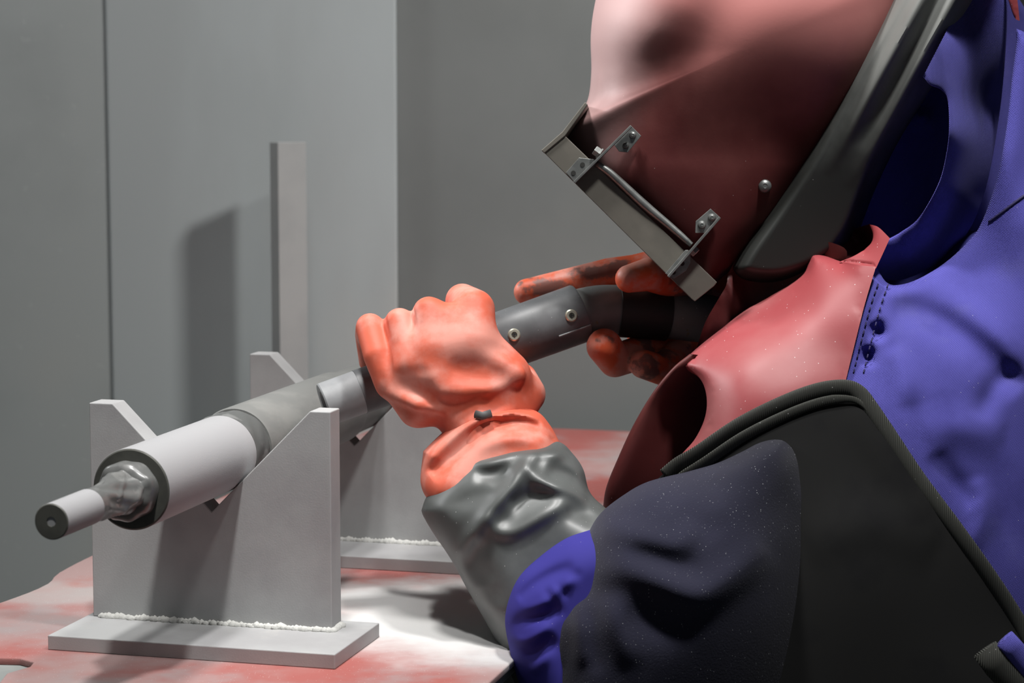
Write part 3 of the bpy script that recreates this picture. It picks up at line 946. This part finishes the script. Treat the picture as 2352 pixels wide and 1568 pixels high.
# ---- cape: red rubber front, blue cloth back
cloth('hood_lining', [
    ('o', [(1930, 600), (1945, 480), (2000, 360), (2090, 200), (2200, -40)]), ('o', [(2200, -40), (2320, -40)]), ('o', [(2320, -40), (2400, 120), (2420, 350), (2380, 600), (2200, 740), (2040, 720)]), ('o', [(2040, 720), (1980, 660), (1930, 600)])],
    [(1950, 560, 2.10), (2050, 330, 2.09), (2150, 100, 2.08), (2100, 480, 2.095), (2040, 640, 2.08), (2300, 100, 2.17), (2300, 400, 2.18), (2180, 620, 2.15)],
    m_blue, person, th=0.003, sp=12, folds=[([(2112, 262), (2124, 276), (2130, 286)], 13, 0.045, 2, 0.5)])
cloth('hood_flap', [
    ('o', [(2042, 548), (2028, 584), (2012, 614)]), ('o', [(2012, 614), (2036, 640), (2080, 640), (2150, 606), (2215, 545), (2262, 440), (2296, 260), (2312, 80), (2314, -50)]), ('o', [(2314, -50), (2240, -60)]),
    ('o', [(2240, -60), (2195, 30), (2120, 176)]), ('r', [(2120, 176), (2138, 196), (2160, 205), (2176, 228), (2180, 290), (2174, 350), (2156, 420), (2112, 498), (2070, 532), (2042, 548)])],
    [(2030, 590, 1.985), (2060, 545, 1.975), (2115, 505, 1.968), (2170, 400, 1.945), (2186, 300, 1.925), (2165, 190, 1.928), (2190, 100, 1.972), (2220, 0, 2.03), (2215, 350, 1.998), (2200, 450, 2.004), (2150, 540, 2.000), (2090, 600, 2.000), (2250, 250, 2.07), (2300, 200, 2.11), (2245, 450, 2.09), (2180, 570, 2.07), (2080, 630, 2.03), (2300, 0, 2.06), (2250, 90, 2.03)],
    m_blue, person, W=0.010, R=26, th=0.003, sp=8, smooth=6)
cape_back = cloth('blue_cape', [
    ('r', [(2012, 612), (2036, 648), (2064, 654), (2110, 640), (2172, 602), (2222, 556), (2254, 512), (2290, 410), (2312, 290), (2324, 180), (2334, 100), (2334, 66), (2346, 70), (2370, 86), (2430, 130), (2520, 260), (2600, 420)]),
    ('o', [(2600, 420), (2620, 1000), (2600, 1700)]),
    ('o', [(2600, 1700), (2450, 1700)]),
    ('o', [(2450, 1700), (2300, 1420), (2120, 1150), (2000, 960), (1960, 920)]),
    ('o', [(1960, 920), (1938, 890)]),
    ('o', [(1938, 890), (1944, 868), (1962, 795), (1986, 700), (2012, 612)])],
    [(2020, 625, 1.965), (2000, 680, 1.952), (1960, 820, 1.935), (2160, 620, 1.972), (2260, 520, 1.975),
     (2345, 150, 1.965), (2320, 350, 1.962), (2340, 520, 1.955), (2200, 680, 1.955), (2100, 760, 1.935), (2300, 800, 1.925), (2040, 950, 1.905), (2200, 1100, 1.895), (2350, 1300, 1.90), (2500, 1000, 1.94), (2500, 400, 1.98), (2500, 1600, 1.92)],
    m_blue, person, W=0.012, R=34, th=0.006, sp=9, smooth=1,
    folds=[([(2030, 675), (2110, 665), (2200, 700), (2290, 770), (2370, 860)], 26, 0.008), ([(2050, 712), (2140, 730), (2240, 800), (2340, 900)], 34, -0.009), ([(2080, 660), (2180, 690), (2290, 760)], 18, -0.003),
           ([(2012, 740), (2018, 762), (2028, 776)], 13, -0.018), ([(1996, 795), (1994, 820), (1998, 838)], 12, -0.018), ([(2050, 800), (2080, 860), (2090, 930)], 26, 0.005),
           ([(2352, 850), (2290, 880), (2250, 960)], 24, -0.006), ([(2120, 1000), (2200, 980), (2300, 1010)], 44, 0.006), ([(2150, 1040), (2180, 1090), (2240, 1160)], 26, -0.006), ([(2240, 1100), (2260, 1180), (2230, 1260)], 24, 0.005)])
cloth('red_hood_edge', [('o', [(2308, -40), (2330, -40), (2338, 10), (2342, 48)]), ('o', [(2342, 48), (2330, 40), (2316, 0), (2308, -40)])], [(2310, 0, 2.045), (2340, 0, 2.03), (2335, 45, 2.03)], m_apron, person, th=0.003, sp=6)
bvh = BVHTree.FromObject(cape_back, bpy.context.evaluated_depsgraph_get())
sp_ = catmull(np.array([(2272, 510), (2300, 489), (2352, 450), (2440, 390)], float), 6)
pth = []
for x_, y_ in sp_:                                     # the seam lies on the cloth
    d_ = U((x_, y_, 1.0)) - CAM
    hit = bvh.ray_cast(Vector(CAM - FEET), Vector(d_).normalized())[0]
    if hit is not None: pth.append(np.array(hit) + FEET)
v, f = tube_geo(np.array(pth), 0.0014, 8)
mesh_obj('shoulder_seam', v, f, m_thread, person)
# seam line on the shoulder
def on_px(pts, zoff, zfun):
    c = catmull(np.array(pts, float), 8)
    z = zfun(c) + zoff
    return unproj(c[:, 0], c[:, 1], z)


apron_D = [(2008, 620, 1.945), (1985, 700, 1.935), (1945, 870, 1.915), (1850, 600, 1.985), (1760, 690, 1.99), (1640, 780, 1.98), (1570, 850, 1.965), (1900, 700, 1.945), (1800, 800, 1.925), (1700, 850, 1.92), (1640, 920, 1.925), (1600, 1010, 1.935), (1540, 1110, 1.93), (1800, 950, 1.90), (1650, 1040, 1.91)]
cloth('rubber_apron', [
    ('r', [(1556, 842), (1600, 800), (1660, 752), (1712, 712), (1770, 678), (1815, 653), (1846, 628), (1857, 602), (1866, 584), (1890, 586), (1930, 600)]),
    ('o', [(1930, 600), (1970, 608), (2012, 612)]),
    ('o', [(2012, 612), (1986, 700), (1962, 795), (1944, 868)]),
    ('o', [(1944, 868), (1925, 940), (1760, 1030), (1560, 1160)]),
    ('o', [(1560, 1160), (1530, 1110)]),
    ('r', [(1530, 1110), (1556, 1055), (1596, 1008), (1620, 955), (1622, 905), (1604, 866), (1556, 842)])],
    [(x, y, z + 0.03) for x, y, z in apron_D], m_apron, person, W=0.035, R=55, th=0.0035, sp=8, lam=2e-3, smooth=40,
    folds=[([(1690, 775), (1780, 732), (1870, 700)], 46, -0.007), ([(1610, 850), (1740, 795), (1850, 745), (1960, 690)], 52, 0.007), ([(1700, 890), (1820, 835), (1930, 765)], 40, -0.004), ([(1690, 940), (1820, 895), (1930, 840)], 40, 0.004)])
cloth('apron_fold', [
    ('o', [(1600, 800), (1620, 740), (1648, 690), (1668, 655), (1672, 628)]),
    ('o', [(1672, 628), (1720, 560), (1860, 550), (1940, 570), (1940, 610)]),
    ('o', [(1940, 610), (1860, 700), (1750, 770), (1640, 850)]),
    ('o', [(1640, 850), (1560, 900), (1530, 900)]), ('o', [(1530, 900), (1560, 850), (1600, 800)])],
    [(1680, 650, 2.035), (1640, 720, 2.02), (1560, 860, 2.01), (1740, 640, 2.045), (1840, 600, 2.02), (1760, 700, 2.04), (1930, 590, 2.0), (1650, 830, 2.04)],
    m_red, person, th=0.003, sp=9, folds=[([(1676, 640), (1692, 690), (1706, 730)], 14, 0.012, 2, 0.2), ([(1650, 690), (1665, 740)], 14, -0.004)])  # darker rubber than the apron: the helmet's shade put into colour
cloth('apron_hanging_edge', [
    ('r', [(1384, 1175), (1392, 1120), (1420, 1050), (1455, 975), (1500, 900), (1545, 845), (1585, 812)]),
    ('o', [(1585, 812), (1660, 830), (1680, 920)]), ('o', [(1680, 920), (1640, 1040), (1560, 1160)]), ('o', [(1560, 1160), (1470, 1200), (1384, 1175)])],
    [(1390, 1150, 2.015), (1480, 930, 2.0), (1560, 840, 1.985), (1540, 1000, 2.02), (1600, 900, 2.025), (1500, 1120, 2.02), (1640, 1000, 2.03)],
    m_red, person, W=0.014, R=40, th=0.003, sp=9)  # darker rubber stands for the shade under the overhanging apron
cloth('apron_collar_strip', [
    ('o', [(1928, 601), (1958, 589), (1985, 574)]), ('r', [(1985, 574), (2002, 556), (2005, 536), (1997, 515)]), ('o', [(1997, 515), (2018, 522), (2044, 547)]), ('o', [(2044, 547), (2028, 582), (2012, 616)]), ('o', [(2012, 616), (1960, 610), (1928, 601)])],
    [(1930, 600, 1.985), (1985, 578, 1.978), (2002, 530, 1.985), (2035, 555, 1.965), (2010, 610, 1.955), (1960, 605, 1.972)],
    m_apron, person, W=0.006, R=16, th=0.003, sp=5, folds=[([(1940, 600), (1980, 604), (2010, 609)], 3.5, -0.003, 2, 0.1)])
cloth('apron_collar_lining', [('o', [(1915, 600), (1930, 560), (1960, 528), (1998, 514)]), ('o', [(1998, 514), (2012, 540), (2008, 562), (1990, 580)]), ('o', [(1990, 580), (1960, 600), (1915, 600)])],
    [(1930, 580, 2.02), (2000, 530, 2.005), (1970, 590, 2.03), (1975, 550, 2.05)], m_red, person, th=0.003, sp=7)  # dark rubber puts the shade of this hollow into the colour
blueD = tps([(2020, 625, 1.965), (2000, 680, 1.952), (1960, 820, 1.935), (2160, 620, 1.972), (2260, 520, 1.975), (2200, 680, 1.955), (2100, 760, 1.935), (2040, 950, 1.905)])
for off, wd in ((13, 0), (36, 0)):
    mb = MB()
    c = catmull(np.array([(2004 + off, 652), (1986 + off, 706), (1962 + off, 797), (1946 + off, 862)], float), 3)
    z = blueD(c) - 0.0128
    Q = unproj(c[:, 0], c[:, 1], z)
    i = 0
    while i + 3 < len(Q):
        mb.add(*tube_geo(Q[i:i + 4], 0.0007, 6)); i += 6
    so = mb.build('seam_stitching', m_thread, cape_back, True, None); tag(so, kind='stuff')

# ---- near arm: glove, gauntlet, blue sleeve, navy oversleeve, black vest
gl = [
    # palm and back of the hand, lying along the tube
    ('+', [(1115, 985, 1.985), (1090, 900, 1.982), (1000, 850, 1.982), (930, 850, 1.985)], [.0300, .0300, .0270, .0200], .012),
    ('+', [(1120, 960, 1.985), (1150, 870, 1.985), (1075, 790, 1.985)], [.0290, .0270, .0250], .014),
    ('+', [(1040, 905, 1.985), (985, 805, 1.982)], [.0280, .0235], .014),
    ('+', [(960, 935, 1.985), (905, 870, 1.985)], [.0180, .0150], .014),
    # little finger
    ('+', [(898, 880, 1.982), (868, 815, 1.984), (850, 752, 2.000), (846, 768, 2.040), (850, 830, 2.060)], [.0140, .0128, .0125, .0118, .0100], .004),
    # ring finger
    ('+', [(945, 835, 1.975), (918, 742, 1.990), (915, 745, 2.036), (915, 815, 2.060)], [.0160, .0132, .0125, .0105], .005),
    # middle finger
    ('+', [(1000, 800, 1.972), (985, 718, 1.985), (980, 722, 2.040), (975, 795, 2.064)], [.0170, .0140, .0130, .0110], .005),
    # forefinger
    ('+', [(1085, 790, 1.975), (1088, 712, 1.990), (1062, 690, 2.030), (1060, 760, 2.064)], [.0210, .0185, .0150, .0115], .008),
    ('+', [(1045, 800, 1.972), (1030, 735, 1.980)], [.0170, .0130], .012),
    # thumb, leaving the side of the palm and going under the tube
    ('+', [(1165, 950, 1.985), (1207, 905, 2.000), (1196, 872, 2.030), (1150, 850, 2.066)], [.0220, .0175, .0150, .0120], .010),
    # wrist
    ('+', [(1110, 970, 1.985), (1125, 1090, 1.965)], [.0300, .0340], .016),
    # pulled folds of the rubber
    ('+', [(1000, 868, 1.957), (1022, 896, 1.957), (1067, 904, 1.956), (1118, 894, 1.957), (1188, 858, 1.962)], [.0040, .0065, .0072, .0068, .0040], .008),
    ('+', [(1110, 902, 1.957), (1098, 945, 1.958)], [.0042, .0030], .008),
    ('+', [(1188, 862, 1.964), (1158, 838, 1.962), (1090, 806, 1.962)], [.0040, .0045, .0030], .009),
    ('+', [(905, 905, 1.970), (960, 930, 1.960), (1010, 940, 1.956)], [.0030, .0040, .0030], .010),
    ('-', [(856, 868, 1.962), (905, 864, 1.955), (962, 852, 1.951)], [.0055, .0050, .0022], .007),
    ('-', [(882, 732, 1.988), (885, 790, 1.970), (897, 882, 1.962)], [.0020, .0040, .0030], .003),
    ('-', [(949, 700, 1.990), (946, 745, 1.972), (954, 780, 1.956)], [.0018, .0028, .0008], .003),
    ('-', [(985, 936, 1.950), (1050, 938, 1.946), (1100, 926, 1.947)], [.0050, .0075, .0045], .010),
    ('-', [(1130, 928, 1.948), (1190, 910, 1.952)], [.0050, .0040], .010),
    ('-', [(1050, 846, 1.947), (1110, 860, 1.946), (1150, 868, 1.950)], [.0050, .0062, .0035], .009),
]
glove = sdf_obj('glove', gl, 0.0017, m_glove, person)
cloth('glove_cuff', [('r', [(972, 1036), (1000, 1008), (1035, 978), (1085, 948), (1130, 938), (1180, 934), (1232, 944), (1262, 974), (1286, 1018), (1305, 1070)]),
                     ('o', [(1305, 1070), (1200, 1085), (1080, 1110), (1010, 1165)]), ('r', [(1010, 1165), (985, 1150), (966, 1108), (972, 1036)])],
      [(975, 1060, 1.975), (1130, 945, 1.975), (1280, 1010, 1.965), (1010, 1160, 1.95), (1280, 1080, 1.95)], m_glove, glove, W=0.036, R=75, sp=6,
      folds=[([(972, 1070), (1020, 1018), (1070, 975), (1120, 954), (1190, 946), (1245, 962), (1275, 1000)], 13, 0.008, 2, 0.2), ([(990, 1090), (1040, 1050), (1110, 990), (1180, 972), (1240, 985)], 19, -0.013, 2, 0.3), ([(1090, 1025), (1180, 1005), (1270, 1015)], 18, 0.004)])
v, f = tube_geo(np.array([U(p) for p in ((1092, 951, 1.947), (1108, 955, 1.942), (1128, 949, 1.945))]), 0.0036, 10, (FWD, 0.5))
mesh_obj('cuff_patch', v, f, m_patch, glove)
cloth('gauntlet', [
    ('r', [(1194, 1590), (1164, 1530), (1139, 1471), (1104, 1407), (1070, 1347), (1045, 1300), (1024, 1266), (992, 1219), (970, 1180), (970, 1165), (984, 1134), (1030, 1082), (1085, 1038), (1140, 1018), (1215, 1009), (1283, 1014), (1316, 1042), (1340, 1078), (1354, 1128), (1386, 1162), (1440, 1200)]),
    ('o', [(1440, 1200), (1500, 1400), (1440, 1700)]), ('o', [(1440, 1700), (1300, 1720), (1194, 1590)])],
    [(1000, 1140, 1.955), (1300, 1030, 1.955), (1080, 1370, 1.935), (1390, 1170, 1.93), (1180, 1560, 1.915), (1450, 1500, 1.90)], m_gaunt, person, W=0.050, R=115, sp=7, smooth=2,
    folds=[([(1235, 1040), (1200, 1075), (1173, 1122), (1122, 1177), (1080, 1235), (1040, 1290)], 17, 0.0090, 2, 0.4), ([(1205, 1060), (1228, 1095), (1262, 1114), (1300, 1124), (1350, 1146)], 14, 0.0077, 2, 0.4),
           ([(1120, 1180), (1139, 1215), (1175, 1222), (1241, 1188), (1310, 1146)], 17, 0.0068, 2, 0.4), ([(1075, 1058), (1110, 1064), (1150, 1056), (1198, 1042), (1309, 1042)], 12, 0.0068, 2, 0.3),
           ([(1090, 1090), (1130, 1092), (1170, 1080)], 17, -0.0063), ([(1255, 1078), (1300, 1090), (1345, 1118)], 18, -0.0085), ([(1030, 1180), (1070, 1150), (1120, 1120)], 20, -0.0052), ([(1170, 1165), (1220, 1140), (1270, 1135)], 18, -0.0063),
           ([(1300, 1175), (1340, 1180), (1370, 1200)], 18, -0.0052), ([(1100, 1240), (1090, 1290), (1110, 1340)], 24, -0.0063), ([(1090, 1380), (1130, 1400), (1170, 1400)], 24, 0.0042)])
cloth('blue_sleeve', [
    ('r', [(1205, 1600), (1184, 1545), (1168, 1480), (1160, 1424), (1170, 1372), (1194, 1322), (1241, 1277), (1300, 1236), (1362, 1214), (1420, 1190)]),
    ('o', [(1420, 1190), (1520, 1300), (1500, 1500)]), ('o', [(1500, 1500), (1430, 1700), (1205, 1600)])],
    [(1170, 1400, 1.88), (1300, 1235, 1.88), (1190, 1560, 1.87), (1450, 1450, 1.86)], m_bluesleeve, person, W=0.055, R=100, sp=7,
    folds=[([(1190, 1375), (1225, 1345), (1270, 1318), (1315, 1300)], 14, -0.0077, 2, 0.4), ([(1200, 1405), (1250, 1385), (1290, 1350), (1320, 1330)], 9, 0.0042, 2, 0.4), ([(1165, 1445), (1200, 1425), (1250, 1410), (1290, 1395)], 15, -0.0084, 2, 0.4),
           ([(1170, 1462), (1210, 1472), (1265, 1435)], 10, 0.0056, 2, 0.4), ([(1200, 1500), (1240, 1490), (1280, 1470)], 18, -0.0070), ([(1225, 1545), (1250, 1510), (1260, 1480)], 10, 0.0042),
           ([(1252, 1350), (1262, 1368), (1270, 1388)], 5, -0.0042), ([(1280, 1340), (1290, 1356), (1300, 1372)], 5, -0.0042), ([(1268, 1345), (1276, 1362)], 5, 0.0035), ([(1300, 1325), (1310, 1345)], 5, 0.0035), ([(1322, 1310), (1330, 1325)], 5, -0.0035)])
vest_D = [(1530, 1100, 1.925), (1700, 985, 1.895), (1950, 890, 1.882), (2000, 950, 1.875), (2110, 1100, 1.865), (2350, 1440, 1.865), (1700, 1200, 1.87), (2000, 1300, 1.825), (1700, 1600, 1.83), (2200, 1560, 1.825)]
cloth('black_vest', [
    ('o', [(1500, 1110), (1530, 1083), (1600, 1033), (1700, 968), (1800, 918), (1880, 888), (1950, 880), (1985, 898)]),
    ('o', [(1985, 898), (2040, 985), (2110, 1090), (2200, 1212), (2290, 1340), (2360, 1450), (2450, 1600), (2480, 1700)]),
    ('o', [(2480, 1700), (2000, 1720), (1500, 1700)]), ('o', [(1500, 1700), (1480, 1400), (1500, 1110)])],
    vest_D, m_vest, person, th=0.006, sp=12, folds=[([(1960, 930), (2040, 1060), (2130, 1190)], 40, 0.004), ([(1850, 1250), (2000, 1200), (2150, 1250)], 60, 0.006)])
vz = tps(vest_D)
bp_ = catmull(np.array([(1528, 1092), (1560, 1066), (1605, 1040), (1700, 976), (1800, 926), (1880, 897), (1940, 890), (1972, 902), (1998, 934), (2040, 996), (2110, 1101), (2200, 1222), (2290, 1350), (2360, 1462), (2440, 1600)], float), 6)
Q = unproj(bp_[:, 0], bp_[:, 1], vz(bp_) - 0.002)
v, f = tube_geo(Q, 0.0066, 16, (FWD, 0.42))
mesh_obj('vest_binding', v, f, m_bind, person)
bq = bp_[:int(len(bp_) * 0.40)]
sh2 = np.array([8.0, 26.0])
Q = unproj(bq[:, 0] + sh2[0], bq[:, 1] + sh2[1], vz(bq + sh2) - 0.003)
v, f = tube_geo(Q, np.interp(np.linspace(0, 1, len(Q)), [0, .15, .8, 1], [.003, .0046, .0040, .001]), 12, (FWD, 0.32))
mesh_obj('vest_piping', v, f, m_bind, person)
cloth('navy_oversleeve', [
    ('r', [(1260, 1640), (1258, 1540), (1262, 1440), (1282, 1392), (1322, 1352), (1338, 1305), (1342, 1260), (1352, 1222), (1380, 1178), (1430, 1138), (1488, 1106), (1582, 1082), (1650, 1062), (1705, 1036), (1750, 1012), (1800, 1001), (1850, 1016), (1890, 1050)]),
    ('o', [(1890, 1050), (1990, 1180), (2050, 1350)]), ('o', [(2050, 1350), (2050, 1700)]), ('o', [(2050, 1700), (1600, 1720), (1260, 1640)])],
    [(1270, 1500, 1.862), (1350, 1230, 1.875), (1600, 1080, 1.895), (1800, 1000, 1.905), (1900, 1080, 1.955), (2000, 1250, 1.985), (2040, 1600, 1.985), (1600, 1400, 1.845), (1500, 1600, 1.845), (1750, 1250, 1.875)],
    m_navy, person, W=0.070, R=120, sp=8, kb=0.6, smooth=5,
    folds=[([(1380, 1215), (1440, 1222), (1500, 1242), (1560, 1248), (1600, 1205)], 28, 0.0083, 2, 0.4), ([(1350, 1312), (1440, 1306), (1518, 1334), (1603, 1366), (1690, 1320), (1760, 1260)], 39, 0.0116, 2, 0.4),
           ([(1440, 1268), (1500, 1282), (1560, 1302), (1610, 1300)], 26, -0.0053, 2, 0.4), ([(1570, 1160), (1610, 1200), (1640, 1240)], 34, -0.0041), ([(1290, 1410), (1284, 1460), (1280, 1530)], 15, 0.0066, 2, 0.3), ([(1330, 1372), (1328, 1440), (1334, 1530)], 17, 0.0075, 2, 0.3),
           ([(1310, 1400), (1306, 1470), (1305, 1540)], 12, -0.0029, 2, 0.3), ([(1358, 1400), (1362, 1470), (1370, 1540)], 16, -0.0041, 2, 0.3), ([(1395, 1370), (1420, 1450), (1450, 1530)], 25, 0.0066), ([(1440, 1400), (1520, 1430), (1600, 1440)], 45, -0.0058),
           ([(1400, 1160), (1450, 1150), (1540, 1110)], 21, 0.0033), ([(1640, 1110), (1720, 1060), (1800, 1030)], 30, 0.0041)])
# knit cuff and blue strap of the vest at the low corner
v, f = tube_geo(catmull(np.array([U(p) for p in ((2262, 1490, 1.79), (2290, 1530, 1.79), (2340, 1580, 1.79), (2400, 1640, 1.79))]), 0.006), 0.0105, 16, (FWD, 0.45))
mesh_obj('knit_hem', v, f, m_bind, person)
v, f = tube_geo(catmull(np.array([U(p) for p in ((2306, 1466, 1.79), (2330, 1492, 1.79), (2372, 1545, 1.79), (2420, 1600, 1.79))]), 0.006), np.array([0.0085] * 1).repeat(len(catmull(np.array([U(p) for p in ((2306, 1466, 1.79), (2330, 1492, 1.79), (2372, 1545, 1.79), (2420, 1600, 1.79))]), 0.006))), 16, (FWD, 0.6))
mesh_obj('blue_strap', v, f, m_blue, person)

# ---- far hand behind the hose
gr = [
    ('+', [(1210, 670, 2.105), (1300, 655, 2.105), (1400, 637, 2.105), (1510, 630, 2.105)], [.0120, .0150, .0178, .0210], .004),
    ('+', [(1445, 640, 2.043), (1490, 630, 2.050), (1560, 640, 2.085)], [.0125, .0150, .0190], .006),
    ('+', [(1510, 640, 2.105), (1600, 740, 2.120)], [.0220, .0340], .012),
    ('+', [(1560, 640, 2.115), (1690, 655, 2.135)], [.0230, .0240], .012),
    ('+', [(1540, 690, 2.125), (1500, 770, 2.125)], [.0280, .0240], .012),
    ('+', [(1388, 795, 2.050), (1412, 828, 2.062), (1500, 800, 2.110)], [.0160, .0150, .0160], .004),
    ('+', [(1478, 836, 2.055), (1520, 850, 2.070), (1570, 800, 2.115)], [.0130, .0135, .0160], .004),
    ('+', [(1545, 845, 2.075), (1580, 800, 2.115)], [.0115, .0150], .004),
    ('+', [(1600, 730, 2.125), (1720, 800, 2.190)], [.0350, .0420], .012),
]
sdf_obj('glove', gr, 0.0018, m_glove2, person)
v, f = tube_geo(catmull(np.array([U(p) for p in ((1690, 790, 2.17), (1780, 880, 2.23), (1860, 960, 2.30), (1960, 930, 2.29), (2060, 910, 2.28))]), 0.01), 0.055, 24)
mesh_obj('sleeve', v, f, m_bluesleeve, person)
